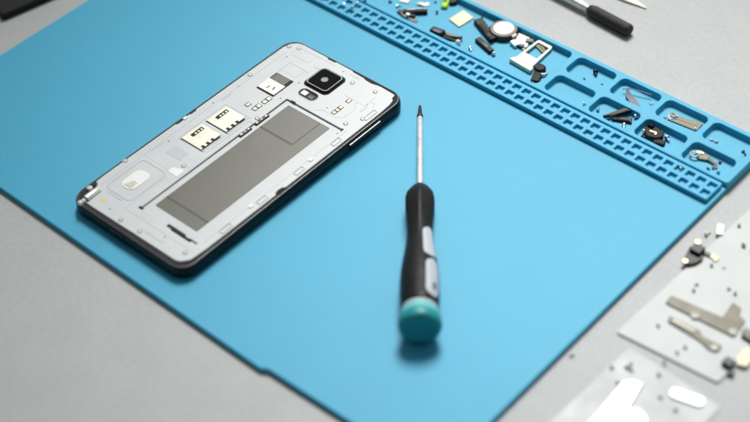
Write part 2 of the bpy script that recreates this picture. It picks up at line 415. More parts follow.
# board contacts
for cx, cy, hx, hy in ((-19.6, 23.8, 1.3, 1.5), (-14.6, 25.1, 1.5, 2.7), (-14.4, 32.0, 1.5, 2.9), (18.7, 48.4, 1.3, 3.6), (18.5, 57.0, 1.2, 1.5)):
    b = B(); b.slab(rr(cx, cy, hx, hy, .3), 7.0, 7.14, bev=.05); k_ = b.obj('contact_pad', 'black_matte', ph)
    n = 1 if hy < 2 else (2 if hy < 3.2 else 3)
    for i in range(n):
        yy = cy + (i - (n - 1) / 2) * (2 * hy / n)
        b = B(); b.slab(rr(cx + .15, yy, hx - .45, hy / n - .35, .2), 7.1, 7.3, bev=.06); b.obj('gold_contact', 'gold' if cx > 0 else 'nickel', k_)
# screws
for cx, cy in ((4.2, -71.1), (30.7, -67.4), (-35.3, 70.3), (-30.2, 72.4), (-35.2, 41.1), (10.7, 68.7), (24.5, 70.4), (-8.6, 19.2), (28.9, 43.3), (-37.2, -42.8), (-8.5, -71.6), (-12.2, -27.6), (33.2, 51.0)):
    b = B(); b.lathe([(1.5, 6.95), (1.5, 7.12), (1.15, 7.16), (1.05, 7.05)], (cx, cy, 0), 16); s_ = b.obj('screw_boss', 'plate_dim', ph)
    b = B(); b.lathe([(.85, 7.0), (.85, 7.2), (.6, 7.33), (.25, 7.33), (.2, 7.2)], (cx, cy, 0), 14); b.obj('screw', 'nickel', s_)
for cx, cy in ((-30.5, 63.5), (-33.5, 31), (-31, -20), (1, 72.5), (30.5, 35.5), (13.5, 46.5), (27.5, 60.5), (-11, 52), (-34.5, 14), (16, -66.5), (-18, -70), (-10, 37.5)):
    b = B(); b.lathe([(.42, 7.04), (.42, 7.09), (.1, 7.09)], (cx, cy, 0), 10); b.obj('pinhole', 'darksteel', ph)
for cx, cy, hx, hy in ((-32.6, 22, .9, 3.6), (-11.5, 66.5, 2.6, .7), (8, 73.3, 3.0, .6), (28.5, 57, .8, 2.6), (-23, -62.5, 5, .5), (12, -69.5, 6.5, .45), (-33.0, -26, .8, 4.2)):
    b = B(); b.slab(rr(cx, cy, hx, hy, .3), 7.0, 7.12, bev=.05); b.obj('moulded_rib', 'plate_dim', ph)
# lower left: motor window, label, stylus
b = B(); b.slab(rr(-23.2, -48.9, 4.5, 6.9, 3.6, 6), 6.95, 7.3, bev=.15); c = b.obj('round_label', 'gloss_white', ph)
b = B()
for k in range(4): b.slab(rr(-22.7 + .2 * k, -54.2 + 1.25 * k, 2.4 - .3 * k, .35, .1), 7.28, 7.33, bev=.02)
b.obj('print', 'olive', c)
b = B(); b.slab(round_poly([(-15.6, -35.1), (-9.0, -35.3), (-9.0, -30.1), (-12.6, -29.9), (-13.0, -31.0), (-15.6, -31.2)], .4), 7.0, 7.2, bev=.05); b.obj('square_label', 'gloss_white', ph)
b = B(); b.lathe([(1.35, 7.0), (1.35, 7.12), (.1, 7.13)], (-25.4, -67.9, 0), 16); b.obj('yellow_dot', 'yellow', ph)
b = B(); b.slab(round_poly([(-38.0, -62.5), (-29.4, -63.0), (-29.4, -74.6), (-37.6, -74.6)], 1.2), 5.6, 6.85, bev=.3); sty = b.obj('stylus_garage', 'black', ph)
b = B(); b.tube([(-32.3, -64.2, 6.6), (-32.3, -64.6, 6.6), (-32.3, -72.2, 6.6), (-32.3, -72.6, 6.6)], [1.7, 1.95, 1.95, 1.6], 16); b.obj('stylus_end', 'bright', sty)
b = B(); b.tube([(-32.3, -73.0, 6.4), (-32.3, -73.4, 6.4), (-32.3, -74.6, 6.4)], [1.2, 1.45, 1.35], 16); b.tube([(-32.3, -74.9, 6.35), (-32.3, -75.2, 6.35), (-32.3, -76.6, 6.3), (-32.3, -77.0, 6.3)], [1.5, 1.75, 1.7, 1.2], 16); b.obj('stylus_button', 'bright', sty)
b = B(); b.lathe([(1.5, 6.6), (1.5, 7.5), (1.1, 7.9), (.5, 7.95), (.4, 7.7)], (-36.3, -66.6, 0), 16); b.obj('stylus_spring', 'bright', sty)
# side key and charging port
b = B(); b.box((39.55, 45.3, 4.3), (.55, 11.6, 1.05), bev=.3); sk = b.obj('side_key', 'black', ph)
b = B(); b.box((39.75, 45.3, 5.42), (.28, 11.3, .14), bev=.1); b.obj('key_edge', 'nickel', sk)
b = B()
pts = rr(0, 3.6, 4.6, 1.5, .9); h = rr(0, 3.6, 4.0, 1.0, .7)
secs = [[(x - 5.5, -77.5, z) for x, z in pts], [(x - 5.5, -77.85, z) for x, z in pts], [(x - 5.5, -77.85, z) for x, z in h], [(x - 5.5, -75.5, z) for x, z in h]]
b.rings(secs); b.obj('charging_port', 'darksteel', ph)

# ------------------------------------------------------------------ screwdriver (lies on the mat, tip up the picture)
tip = Vector((44.3, 81.0, 3.75)); butt = Vector((145.6, -37.2, 13.2))
AX = (tip - butt); LEN = AX.length; AX.normalize()
U = AX.cross(Vector((0, 0, 1))).normalized(); Wv = U.cross(AX)          # U to the right seen along the tool, Wv up
sd = thing('screwdriver', 'precision screwdriver with black and teal handle lying on the blue mat', 'screwdriver', (105, 15, 3))
def sp(d, r, a): return (butt + AX * d + (U * math.cos(a) + Wv * math.sin(a)) * r) - Vector((105, 15, 3))
PROF = [(11.6, 7.6), (12.4, 7.9), (15, 8.35), (21, 8.7), (29, 8.7), (36, 8.4), (42, 7.75), (48, 6.95), (53, 6.35), (58, 6.0), (64, 6.05), (71, 6.5), (78, 7.2), (83, 7.3), (87, 6.6), (90.8, 4.8), (93.4, 3.5), (94.8, 2.3)]
def rad(d):
    for (d0, r0), (d1, r1) in zip(PROF, PROF[1:]):
        if d0 <= d <= d1:
            t = (d - d0) / (d1 - d0); return r0 + (r1 - r0) * t
    return PROF[0][1] if d < PROF[0][0] else PROF[-1][1]
def hr(d, a):
    """handle radius: hexagonal towards the shaft, nearly round at the grip"""
    w = min(1, max(0, (d - 50) / 22)); h = math.cos(math.pi / 6) / math.cos(((a + math.pi / 2) % (math.pi / 3)) - math.pi / 6)
    return rad(d) * ((1 - .75 * w) + .75 * w * (h * 1.07)) * (1 - .02 * (1 - w) * math.cos(3 * a + .6))
b = B(); SEG = 48; ds = [d for d, _ in PROF]; dd = []
for d0, d1 in zip(ds, ds[1:]):
    n = max(1, int((d1 - d0) / 1.3)); dd += [d0 + (d1 - d0) * i / n for i in range(n)]
dd.append(ds[-1])
b.rings([[sp(d, hr(d, 2 * math.pi * k / SEG), 2 * math.pi * k / SEG) for k in range(SEG)] for d in dd])
b.obj('handle', 'rubber', sd, ang=60)
def lath(prof, seg=40):
    b = B(); b.rings([[sp(d, r, 2 * math.pi * k / seg) for k in range(seg)] for d, r in prof]); return b
cap = lath([(0.5, .2), (.5, 5.6), (.25, 6.2), (0.1, 7.2), (.35, 8.2), (1.1, 8.9), (2.2, 9.35), (4, 9.4), (5.4, 9.2), (6.0, 8.95)]).obj('end_cap', 'teal', sd, ang=50)
lath([(6.0, 8.9), (7.2, 8.6), (9, 8.2), (10.4, 8.0)]).obj('cap_lit_band', 'teal_lit', sd, ang=60)
lath([(10.4, 8.0), (10.7, 8.15), (11.6, 8.05), (11.9, 7.4)]).obj('collar', 'insert', sd, ang=60)
def patch(d0, d1, a0, a1, name, m, lift=.22):
    """soft grip insert hugging the handle, rounded ends"""
    b = B(); n, k = 22, 9; rows = []
    am, ah = (a0 + a1) / 2, (a1 - a0) / 2; r0 = rad((d0 + d1) / 2); e = ah * r0
    for i in range(n + 1):
        d = d0 + (d1 - d0) * i / n; t = min(d - d0, d1 - d)
        w = ah * (math.sqrt(max(0.02, 1 - (1 - min(1, t / e)) ** 2)))
        rows.append([b.v(sp(d, hr(d, am + w * s) + lift * min(1, 3 * (1 - abs(s)) + .0) - .05 * (abs(s) > .95), am + w * s)) for s in [-1 + 2 * j / k for j in range(k + 1)]])
    for u, w in zip(rows, rows[1:]):
        for j in range(k): b.f((u[j], u[j + 1], w[j + 1], w[j]))
    return b.obj(name, m, sd, ang=60)
patch(39.5, 60.5, R(18), R(78), 'grip_insert', 'insert'); patch(14.2, 37.6, R(18), R(72), 'grip_insert', 'insert')
patch(18, 22.5, R(36), R(52), 'insert_mark', 'flexgrey', .34)
lath([(93, 1.5), (147.6, 1.5), (147.9, 1.35)], 20).obj('shaft', 'shaft', sd)
lath([(147.2, 1.62), (149, 1.62), (149.6, 1.2), (153, .95), (156.2, .75), (157.4, .45), (LEN, .2)], 16).obj('bit', 'darksteel', sd)

# ------------------------------------------------------------------ loose parts in the long tray (floor at 2.2 mm)
F = 2.2
def poly_thing(name, label, cat, pts, z0, h, m, r=.4, bev=.12, holes=(), group=None):
    c = mid(pts); b = B(); b.slab(round_poly(rel(pts, c), r, 3), 0, h, [rel(q, c) for q in holes], bev=min(bev, h * .45))
    return tag(b.obj(name, m, None, (c[0], c[1], z0)), label, cat, group)
def at(p, z): return (p[0], p[1], z)
def sub_rel(p, c, z): return (p[0] - c[0], p[1] - c[1], z)
def bar_pts(p, q, w, w2=None):
    """rectangle round the segment p-q with half width w"""
    d = Vector((q[0] - p[0], q[1] - p[1])).normalized(); n = Vector((-d.y, d.x)); w2 = w2 or w
    return [(p[0] + n.x * w, p[1] + n.y * w), (p[0] - n.x * w, p[1] - n.y * w), (q[0] - n.x * w2, q[1] - n.y * w2), (q[0] + n.x * w2, q[1] + n.y * w2)]

# small screw: head + shank lying over, one mesh
def screw(p, z, rz, label, m='steel', r=.75, L=2.2, name='screw', group=None, stand=False):
    b = B()
    if stand:
        b.lathe([(r * .45, 0), (r * .45, L * .6), (r, L * .6), (r, L * .6 + r * .5), (r * .7, L * .6 + r * .8), (r * .3, L * .6 + r * .8), (r * .25, L * .6 + r * .55)], (0, 0, 0), 14)
    else:
        ca, sa = math.cos(rz), math.sin(rz)
        prof = [(0, r * .6), (.02, r * .95), (r * .55, r), (r * .6, r * .45), (L * .9, r * .42), (L, r * .2)]
        b.rings([[(d * ca - q * math.cos(t) * sa, d * sa + q * math.cos(t) * ca, r + q * math.sin(t) - d / L * r * .5) for t in [2 * math.pi * k / 12 for k in range(12)]] for d, q in prof])
    return tag(b.obj(name, m, None, (p[0], p[1], z)), label, 'screw', group)

# black switch flex with a steel bar
p0, p1 = (-16.37, 134.62), (-4.14, 143.58)
t = thing('switch_flex', 'dark switch flex with a shiny steel bar, beside the hole grid near top edge', 'flex cable', at((-11.80, 138.39), F))
c = (-11.80, 138.39)
b = B(); b.slab(round_poly(rel(bar_pts((-14.31, 135.55), (-4.21, 144.09), 1.6, 1.4), c), .8), 0, 2.2, bev=.4); b.obj('body', 'black', t)
b = B(); b.tube([sub_rel((-12.87, 137.24), c, 2.3), sub_rel((-5.35, 144.22), c, 2.3)], [.5, .7], 8); b.obj('steel_bar', 'steel', t)
b = B(); b.ribbon([sub_rel((-17.84, 135.50), c, .3), sub_rel((-15.30, 135.46), c, 1.2), sub_rel((-11.87, 135.21), c, .9), sub_rel((-7.07, 134.59), c, .2), sub_rel((-3.53, 134.58), c, .1)], [1.3, 1.5, 2.2, 1.2, 1.0], .18); b.obj('ribbon', 'copper', t)
b = B(); b.box(sub_rel((-10.25, 135.03), c, 1.7), (1.1, .9, .5), .4); b.obj('switch', 'nickel', t)
b = B(); b.box(sub_rel((-8.55, 136.35), c, .8), (1.7, 1.0, .7), .4); b.obj('connector', 'black', t)
poly_thing('adhesive_patch', 'white patch lying at the top edge of the long tray', 'patch', [(-23.00, 142.21), (-17.88, 143.79), (-19.30, 147.95), (-24.38, 146.30)], F, .6, 'white')
b = B(); b.ribbon([sub_rel((-14.36, 147.21), (-11.20, 148.53), .1), sub_rel((-11.77, 147.52), (-11.20, 148.53), .9), sub_rel((-9.76, 148.52), (-11.20, 148.53), .3), sub_rel((-8.91, 150.88), (-11.20, 148.53), .2)], 1.2, .2)
tag(b.obj('metal_clip', 'nickel', None, at((-11.20, 148.53), F)), 'bent pinkish metal clip between the steel bar flex and green piece', 'clip')
screw((-6.88, 153.94), F, 2.2, 'silver pin lying left of the lime green piece', 'steel', .8, 4.5, 'pin')
screw((-27.01, 138.52), F, .4, 'dark grey screw at the top edge, left of the white patch', 'darksteel', .9, 1.8)
screw((-20.82, 137.64), F, 1.0, 'silver screw beside the left end of the steel bar flex', 'steel', .9, 2.6)
screw((-0.15, 147.19), F, 1.0, 'small grey screw below the lime green piece', 'darksteel', .8, 1.5, stand=True)
# lime green piece and its black neighbour
c = (-2.34, 156.56)
b = B(); b.slab(round_poly(rel(bar_pts((0.56, 152.08), (-5.39, 163.64), 1.75, 2.2), c), 1.2), 0, 1.8, bev=.5); b.slab(round_poly(rel(bar_pts((-1.90, 156.05), (-4.51, 160.88), 1.0, 1.0), c), .3), 1.6, 2.6, bev=.3)
tag(b.obj('gasket_piece', 'lime', None, at(c, F)), 'lime green plastic piece in the tray at the top edge', 'plastic part')
c = (-0.06, 160.61)
b = B(); b.slab(round_poly(rel(bar_pts((-0.18, 157.78), (2.52, 160.90), 2.2, 1.8), c), .8), 0, 2.0, bev=.4); b.slab(round_poly(rel(bar_pts((-3.65, 162.39), (-0.49, 163.70), 3.2), c), .8), 0, 3.0, bev=.4)
tag(b.obj('audio_module', 'black', None, at(c, F)), 'black module touching the lime green piece', 'module')
# cream chip
t = thing('foil_chip', 'cream yellow square chip lying flat in the long tray', 'chip', at((13.59, 151.25), F)); c = (13.59, 151.25)
b = B(); b.slab(round_poly(rel([(8.81, 146.53), (9.67, 157.48), (18.54, 155.67), (17.34, 144.58)], c), .4), 0, .75, bev=.12); b.obj('body', 'cream', t)
b = B(); b.slab(round_poly(rel([(10.61, 147.71), (11.27, 155.35), (16.90, 154.39), (15.90, 146.75)], c), .4), .7, .82, bev=.04); b.obj('contact_pad', 'gold', t)
# black component with flex tail
c = (15.61, 136.68)
t = thing('vibration_motor', 'black capsule shaped motor with a printed flex tail', 'motor', at(c, F))
b = B(); b.slab(round_poly(rel(bar_pts((7.38, 133.14), (15.49, 134.36), 2.4, 2.5), c), 1.6), 0, 2.6, bev=.7); b.obj('housing', 'black', t)
b = B(); b.slab(round_poly(rel(bar_pts((9.73, 132.62), (14.19, 133.07), 1.0, 1.0), c), .8), 2.5, 2.68, bev=.05); b.obj('face_plate', 'flexgrey', t)
b = B(); b.ribbon([sub_rel((14.93, 134.19), c, .4), sub_rel((18.80, 134.50), c, .9), sub_rel((22.79, 135.47), c, .5), sub_rel((25.27, 137.84), c, 1.4)], [2.2, 2.0, 1.5, 1.1], .25); b.obj('flex_tail', 'black_matte', t)
b = B(); b.ribbon([sub_rel((16.66, 135.43), c, 1.3), sub_rel((19.72, 135.87), c, 1.4), sub_rel((23.50, 137.10), c, 1.6)], [1.1, .9, .6], .3); b.obj('printed_tape', 'bracket', t)
b = B(); b.ball((0, 0, 1.3), 1.45, 14); b.lathe([(.9, 0), (1.5, .15), (1.3, .6)], (0, 0, 0), 14); tag(b.obj('round_pad', 'white', None, at((25.72, 133.57), F)), 'small white round pad beside the motor flex tail', 'pad')
screw((33.38, 134.13), F, -.6, 'silver screw between the white pad and the short black bar', 'steel', 1.0, 2.4)
# two black bars
c = (30.59, 150.56)
t = thing('speaker_bar', 'long black speaker bar leaning against the round button', 'speaker', at(c, F))
b = B(); b.slab(round_poly(rel(bar_pts((21.71, 154.82), (39.38, 146.30), 2.6, 2.2), c), 1.2), 0, 2.4, bev=.5); b.obj('body', 'black', t)
b = B(); b.tube([sub_rel((22.91, 156.30), c, .8), sub_rel((22.25, 158.23), c, 1.2)], .55, 8); b.obj('peg', 'black', t)
b = B(); b.slab(round_poly(rel(bar_pts((26.51, 151.41), (33.93, 148.49), 1.0), c), .5), 2.35, 2.65, bev=.1); b.slab(round_poly(rel(bar_pts((36.88, 146.48), (39.41, 145.24), 1.1), c), .4), 2.35, 2.9, bev=.1); b.obj('raised_panel', 'black_matte', t)
c = (38.34, 140.46)
t = thing('earpiece_strip', 'short black strip with a silver ball end in the long tray', 'earpiece', at(c, F))
b = B(); b.slab(round_poly(rel(bar_pts((31.70, 142.44), (44.76, 138.28), 1.9, 1.6), c), .9), 0, 2.0, bev=.4); b.obj('body', 'black', t)
b = B(); b.slab(round_poly(rel(bar_pts((37.13, 140.31), (41.54, 138.97), .8), c), .4), 1.95, 2.25, bev=.1); b.obj('brown_pad', 'copper', t)
b = B(); b.ball(sub_rel((46.18, 137.82), c, 1.1), 1.1, 12); b.obj('silver_tip', 'steel', t)
# round button
c = (38.84, 155.70)
t = thing('round_button', 'round dark ringed component with a white disc, beside black speaker bar', 'button', at(c, F))
b = B(); b.lathe([(7.6, 0), (8.0, .8), (7.8, 2.4), (7.1, 3.0), (6.0, 3.05), (5.8, 2.8)], (0, 0, 0), 40); b.obj('body', 'darksteel', t)
b = B(); b.lathe([(7.15, 2.98), (6.9, 3.2), (6.0, 3.2), (5.7, 3.0)], (0, 0, 0), 40); b.obj('ring', 'bracket', t)
b = B(); b.lathe([(5.6, 2.6), (5.6, 3.15), (5.2, 3.3), (.1, 3.35)], (-.2, .2, 0), 36); b.obj('disc', 'gloss_white', t)
b = B(); b.slab(rel(bar_pts((44.44, 155.08), (46.92, 154.87), 1.6), c), 1.6, 2.9, bev=.2); b.obj('terminal', 'nickel', t)
# white connector flex
c = (50.56, 155.37)
t = thing('button_flex', 'white flex cable with metal connectors between the round button and card tray', 'flex cable', at(c, F))
b = B(); b.slab(round_poly(rel([(45.59, 154.92), (45.62, 160.02), (52.61, 160.41), (56.25, 153.11), (54.25, 151.02)], c), .6), .5, .8, bev=.08); b.obj('film', 'white', t)
b = B(); b.box(sub_rel((49.73, 150.87), c, 1.0), (2.4, 1.5, 1.0), -.3, bev=.3); b.obj('metal_shield', 'steel', t)
b = B(); b.box(sub_rel((53.69, 151.74), c, .9), (1.4, 1.1, .8), .4, bev=.2); b.obj('connector', 'darksteel', t)
b = B(); b.ribbon([sub_rel((51.95, 151.87), c, .2), sub_rel((55.12, 151.17), c, .9), sub_rel((57.47, 149.83), c, .2)], .8, .2); b.obj('tail', 'darksteel', t)
b = B(); b.box(sub_rel((54.35, 157.69), c, .9), (1.9, 1.3, .8), .5, bev=.2); b.obj('chip', 'bracket', t)
# card tray
c = (63.23, 149.08)
LQ, TQ, RQ, BQ = (56.51, 138.90), (57.12, 160.93), (68.39, 160.39), (70.24, 137.92)
def quad(u, v):      # u from the head (0) to the far end (1), v from top side (0) to near side (1)
    a = Vector(LQ).lerp(Vector(TQ), u); d = Vector(BQ).lerp(Vector(RQ), u); return tuple(a.lerp(d, v))
t = thing('card_tray', 'cream white SIM card tray with a square window', 'card tray', at(c, F))
outp = [quad(0, 0), quad(0, 1), quad(.13, 1), quad(.13, .93), quad(1, .94), quad(1, .08), quad(.13, .07), quad(.13, 0)]
b = B(); b.slab(round_poly(rel(outp, c), [.5, .5, .3, .2, 1.6, 1.6, .2, .3]), .7, 1.9, [round_poly(rel([quad(.42, .18), quad(.42, .80), quad(.90, .82), quad(.90, .2)], c), .6)], bev=.2); b.obj('frame', 'ivory', t)
b = B(); b.slab(round_poly(rel([quad(-.03, -.03), quad(-.03, 1.03), quad(.07, 1.03), quad(.07, -.03)], c), .4), .2, 2.3, bev=.3); b.obj('tray_head', 'ivory', t)
c2 = (63.24, 156.79)
b = B(); b.slab(round_poly(rel(bar_pts((58.03, 158.50), (66.25, 155.41), 1.5), c2), .4), 0, 1.0, bev=.2); b.slab(round_poly(rel(bar_pts((61.19, 157.79), (65.50, 156.40), .5), c2), .2), .9, 1.3, bev=.1)
tag(b.obj('metal_strip', 'bracket', None, at(c2, F)), 'brownish metal strip lying inside the card tray window', 'strip')
# black flex below it
c = (74.43, 137.86)
t = thing('jack_flex', 'black flex cable with rounded head lying under the card tray corner', 'flex cable', at(c, F))
b = B(); b.lathe([(2.9, 0), (3.1, .5), (3.0, 2.0), (2.4, 2.7), (.2, 2.8)], sub_rel((72.74, 142.55), c, 0), 20); b.slab(round_poly(rel(bar_pts((73.15, 141.60), (76.49, 133.03), 2.4, 2.2), c), .6), 0, 1.6, bev=.3); b.obj('body', 'black_matte', t)
b = B(); b.tube([sub_rel((76.21, 139.25), c, 1.2), sub_rel((77.46, 140.54), c, 1.2), sub_rel((78.05, 141.62), c, 1.2)], [.7, .7, 1.1], 10); b.obj('metal_pin', 'steel', t)
b = B(); b.ribbon([sub_rel((76.46, 132.26), c, .9), sub_rel((75.89, 130.10), c, 1.6), sub_rel((73.91, 129.34), c, 2.2)], 1.0, .2); b.obj('flex_end', 'flexgrey', t)

# ------------------------------------------------------------------ small pockets
screw((96.04, 158.54), F, -.9, 'black screw lying in the outer pocket nearest the long tray', 'black', 1.3, 3.4)
screw((94.59, 150.85), F, 0, 'tiny dark speck screw left of the black screw', 'darksteel', .55, .8, stand=True, group=None)
screw((106.47, 149.39), 5.5, 0, 'tiny grey screw on the wall between two rows of pockets', 'darksteel', .55, .8, stand=True)
screw((107.77, 131.53), 5.5, .5, 'clear silver speck beside the second inner pocket', 'steel', .8, 1.4)
c = (122.08, 153.43)
b = B(); b.ribbon([sub_rel((117.49, 155.63), c, 2.6), sub_rel((120.08, 153.22), c, 1.4), sub_rel((123.21, 151.76), c, .8), sub_rel((126.29, 150.78), c, .4), sub_rel((129.14, 150.11), c, .1)], [.5, 1.5, 1.9, 1.5, .4], .2)
tag(b.obj('curled_film', 'flexgrey', None, at(c, F)), 'curled grey film strip in an outer pocket under a fine wire', 'film strip')
c = (120.98, 158.49)
b = B(); b.tube([sub_rel((115.47, 154.50), c, 2.0), sub_rel((118.54, 156.62), c, 2.6), sub_rel((124.02, 158.28), c, 2.6), sub_rel((129.38, 159.65), c, 2.0)], .28, 8)
tag(b.obj('fine_wire', 'wire', None, at(c, F)), 'fine grey wire above the curled film strip', 'wire')
screw((134.20, 151.08), 5.5, 1.2, 'silver screw on the wall beside the curled film pocket', 'steel', .9, 2.2)
# two dark strips in the inner pocket
c = (124.11, 138.51)
t = thing('antenna_strip', 'long glossy black strip with brown edge in an inner pocket, upper of two', 'antenna', at(c, F))
b = B(); b.slab(round_poly(rel(bar_pts((120.20, 131.63), (127.45, 144.68), .7, 2.0), c), .3), 1.2, 2.6, bev=.4); b.obj('body', 'black', t)
b = B(); b.tube([sub_rel((122.89, 133.12), c, 2.75), sub_rel((127.65, 142.45), c, 2.75)], [.25, .6], 8); b.obj('brown_edge', 'copper', t)
c = (127.60, 136.96)
t = thing('antenna_strip', 'short black strip with brown edge below the longer glossy black strip', 'antenna', at(c, F))
b = B(); b.slab(round_poly(rel(bar_pts((123.62, 134.08), (132.14, 138.93), 1.0, 2.1), c), .4), 0, 1.2, bev=.3); b.obj('body', 'black', t)
b = B(); b.tube([sub_rel((125.51, 134.69), c, 1.3), sub_rel((131.72, 137.71), c, 1.3)], [.3, .65], 8); b.obj('brown_edge', 'copper', t)
screw((131.38, 142.02), F, .5, 'bright silver screw at right end of the two black strips', 'steel', 1.2, 2.6)
screw((132.92, 142.50), F, 2.5, 'smaller silver screw right of the bright screw by the strips', 'violet', .9, 2.0)
screw((130.71, 134.18), F, -1.0, 'silver screw under the two black strips', 'steel', 1.0, 2.8)
screw((114.40, 134.87), F, 1.8, 'silver screw left of the two black strips', 'steel', .9, 2.6)
# black camera flex
c = (145.10, 138.08)
t = thing('camera_flex', 'black front camera on a folded flex in an inner pocket', 'camera module', at(c, F))
b = B(); b.slab(round_poly(rel([(140.84, 136.43), (140.54, 140.72), (144.36, 141.11), (147.70, 140.47), (149.82, 140.76), (151.51, 136.98), (149.49, 133.98), (144.71, 132.50)], c), .7), .4, 2.4, bev=.4); b.obj('body', 'black_matte', t)
b = B(); b.slab(round_poly(rel(bar_pts((148.72, 133.13), (154.25, 134.76), 1.7, 1.7), c), 1.0), 0, 1.5, bev=.4); b.obj('flex_foot', 'black_matte', t)
b = B(); b.slab(round_poly(rel(bar_pts((144.08, 136.25), (147.63, 137.02), .5), c), .1), 2.35, 2.8, bev=.1); b.slab(round_poly(rel(bar_pts((147.43, 137.14), (147.84, 135.42), .5), c), .1), 2.35, 2.8, bev=.1); b.obj('gold_clip', 'gold', t)
b = B(); b.slab(rr(*sub_rel((142.74, 139.64), c, 0)[:2], 1.6, 1.3, .4), 2.3, 3.4, bev=.4); b.obj('lens', 'lens', t)
screw((141.09, 135.22), F, .8, 'silver screw touching the left of the black front camera', 'steel', 1.3, 2.6)
screw((152.29, 138.81), F, -.5, 'violet tinted screw right of the black front camera', 'violet', 1.3, 3.0)
screw((142.31, 132.18), F, .2, 'dark screw below left of the black front camera', 'darksteel', 1.0, 2.0)
# tan plate
c = (153.00, 153.96)
t = thing('shield_plate', 'flat tan metal plate lying in an outer pocket', 'plate', at(c, F), 0)
b = B(); b.slab(round_poly(rel([(144.65, 150.76), (144.55, 155.27), (160.34, 158.83), (160.60, 152.26)], c), .5), 0, .6, bev=.12); b.obj('sheet', 'tan', t)
b = B(); b.slab(round_poly(rel(bar_pts((146.27, 153.57), (158.68, 155.81), .5), c), .3), .58, .75, bev=.06); b.obj('pressed_rib', 'tan', t)
c = (145.93, 154.33)
b = B()
pts = [(2.0 * (1 - k / 60) * math.cos(k * .42), 1.7 * (1 - k / 60) * math.sin(k * .42), .5 + k * .03) for k in range(40)]
b.tube(pts, .42, 8); b.lathe([(2.2, 0), (2.3, .3), (1.0, .35)], (0, 0, 0), 18)
tag(b.obj('coil_spring', 'steel', None, at(c, F + .6)), 'bright coiled silver spring on the tan plate', 'spring')
screw((159.54, 152.24), F + .6, .4, 'pale screw on the right end of the tan plate', 'nickel', .9, 1.8)
screw((143.24, 150.68), F, 1.4, 'tiny silver screw left of the tan plate', 'steel', .7, 1.4)
for p, lb in (((169.37, 150.39), 'pale screw in the last outer pocket, left of two'), ((171.82, 150.96), 'pale screw in the last outer pocket, right of two')):
    screw(p, F, .8, lb, 'nickel', .85, 2.0)
# last inner pocket
c = (173.50, 138.31)
t = thing('charging_socket', 'tan and silver socket piece with a bent tail in the last inner pocket', 'socket', at(c, F))
b = B(); b.slab(round_poly(rel([(169.28, 137.84), (170.37, 141.35), (176.26, 140.05), (176.28, 137.00), (172.53, 135.45)], c), .5), .2, 1.2, bev=.2); b.obj('plate', 'tan', t)
b = B()
pts = [(2.1 * math.cos(k * .45), 1.9 * math.sin(k * .45), 1.5 + k * .02) for k in range(15)]
q_ = sub_rel((169.76, 136.57), c, 0); b.tube([(q_[0] + x, q_[1] + y, z) for x, y, z in pts], .5, 8); b.obj('ring', 'steel', t)
b = B(); b.ribbon([sub_rel((175.84, 138.10), c, .8), sub_rel((178.45, 138.38), c, 1.4), sub_rel((180.88, 137.62), c, .9), sub_rel((182.58, 135.41), c, .2)], [1.0, .8, .7, .9], .25); b.obj('bent_tail', 'copper', t)
b = B(); b.box(sub_rel((170.51, 138.79), c, 1.3), (1.2, .9, .5), .5, bev=.2); b.box(sub_rel((172.19, 139.67), c, 1.2), (.8, .7, .5), .2, bev=.2); b.obj('solder_lug', 'steel', t)
screw((179.16, 132.69), F, .4, 'dark screw under the tan socket piece, in the last inner pocket', 'darksteel', .8, 1.6)
screw((181.65, 140.41), F, 0, 'dark screw right of the bent tail in the last inner pocket', 'darksteel', .8, .9, stand=True)
screw((181.10, 134.77), F, 1.1, 'dark violet screw beside the end of the bent tail', 'violet', .8, 1.8)
screw((185.02, 133.65), F, 2.0, 'silver screw at the near edge of the last inner pocket', 'steel', .9, 2.2)
screw((187.87, 149.62), 5.5, -.3, 'dark screw on the flat right end of the blue tray', 'darksteel', 1.0, 2.4)
# pieces lying on the hole grid
screw((170.30, 122.98), 3.8, .9, 'silver screw in a grid hole near the right end', 'steel', .9, 2.4)
screw((-42.85, 119.80), 3.8, .3, 'silver screw in a lower row grid hole near the top edge', 'steel', 1.0, 2.2)
screw((-36.39, 118.67), 5.5, 1.5, 'pale screw on the grid web near the top edge', 'nickel', .8, 2.2)
screw((-37.88, 125.02), 3.8, -.7, 'dark ended screw in an upper row grid hole near the top edge', 'violet', 1.1, 2.6)
screw((-35.05, 128.10), 5.5, 2.1, 'bright silver screw on the groove at the top edge', 'steel', 1.0, 2.4)

# ------------------------------------------------------------------ tools and slab on the bare table
c = (74.83, 197.33)
t = thing('craft_knife', 'metal tool with a dark knurled grip lying on the grey table', 'tool', at(c, 0))
ax0, ax1 = Vector(sub_rel((62.48, 198.81), c, 3.4)), Vector(sub_rel((91.04, 196.60), c, 3.4)); d = (ax1 - ax0).normalized(); u = Vector((-d.y, d.x, 0))
def hexr(p, r, n=24, k=8): return [p + (u * math.cos(2 * math.pi * i / n) + Vector((0, 0, 1)) * math.sin(2 * math.pi * i / n)) * r * (1 + .02 * math.cos(k * 2 * math.pi * i / n)) for i in range(n)]
Lg = (ax1 - ax0).length
b = B(); secs = []
for s_, r_ in ((0, 2.1), (.8, 2.7), (3, 3.15)): secs.append(hexr(ax0 + d * s_, r_))
for k in range(1, 30):
    s0 = 3 + (Lg - 5) * k / 30; secs.append(hexr(ax0 + d * s0, 3.3 + (.12 if k % 2 else -.05)))
for s_, r_ in ((Lg - 1.6, 3.3), (Lg - .4, 3.0), (Lg, 2.3)): secs.append(hexr(ax0 + d * s_, r_))
b.rings(secs); b.obj('grip', 'grip', t, ang=50)
b = B(); b.rings([hexr(ax0 - d * s_, r_) for s_, r_ in ((-1, 1.7), (0, 1.75), (3, 2.2), (6, 2.35), (70, 2.9), (72, 2.4))]); b.obj('shaft', 'shaft', t)
c = (75.31, 218.89)
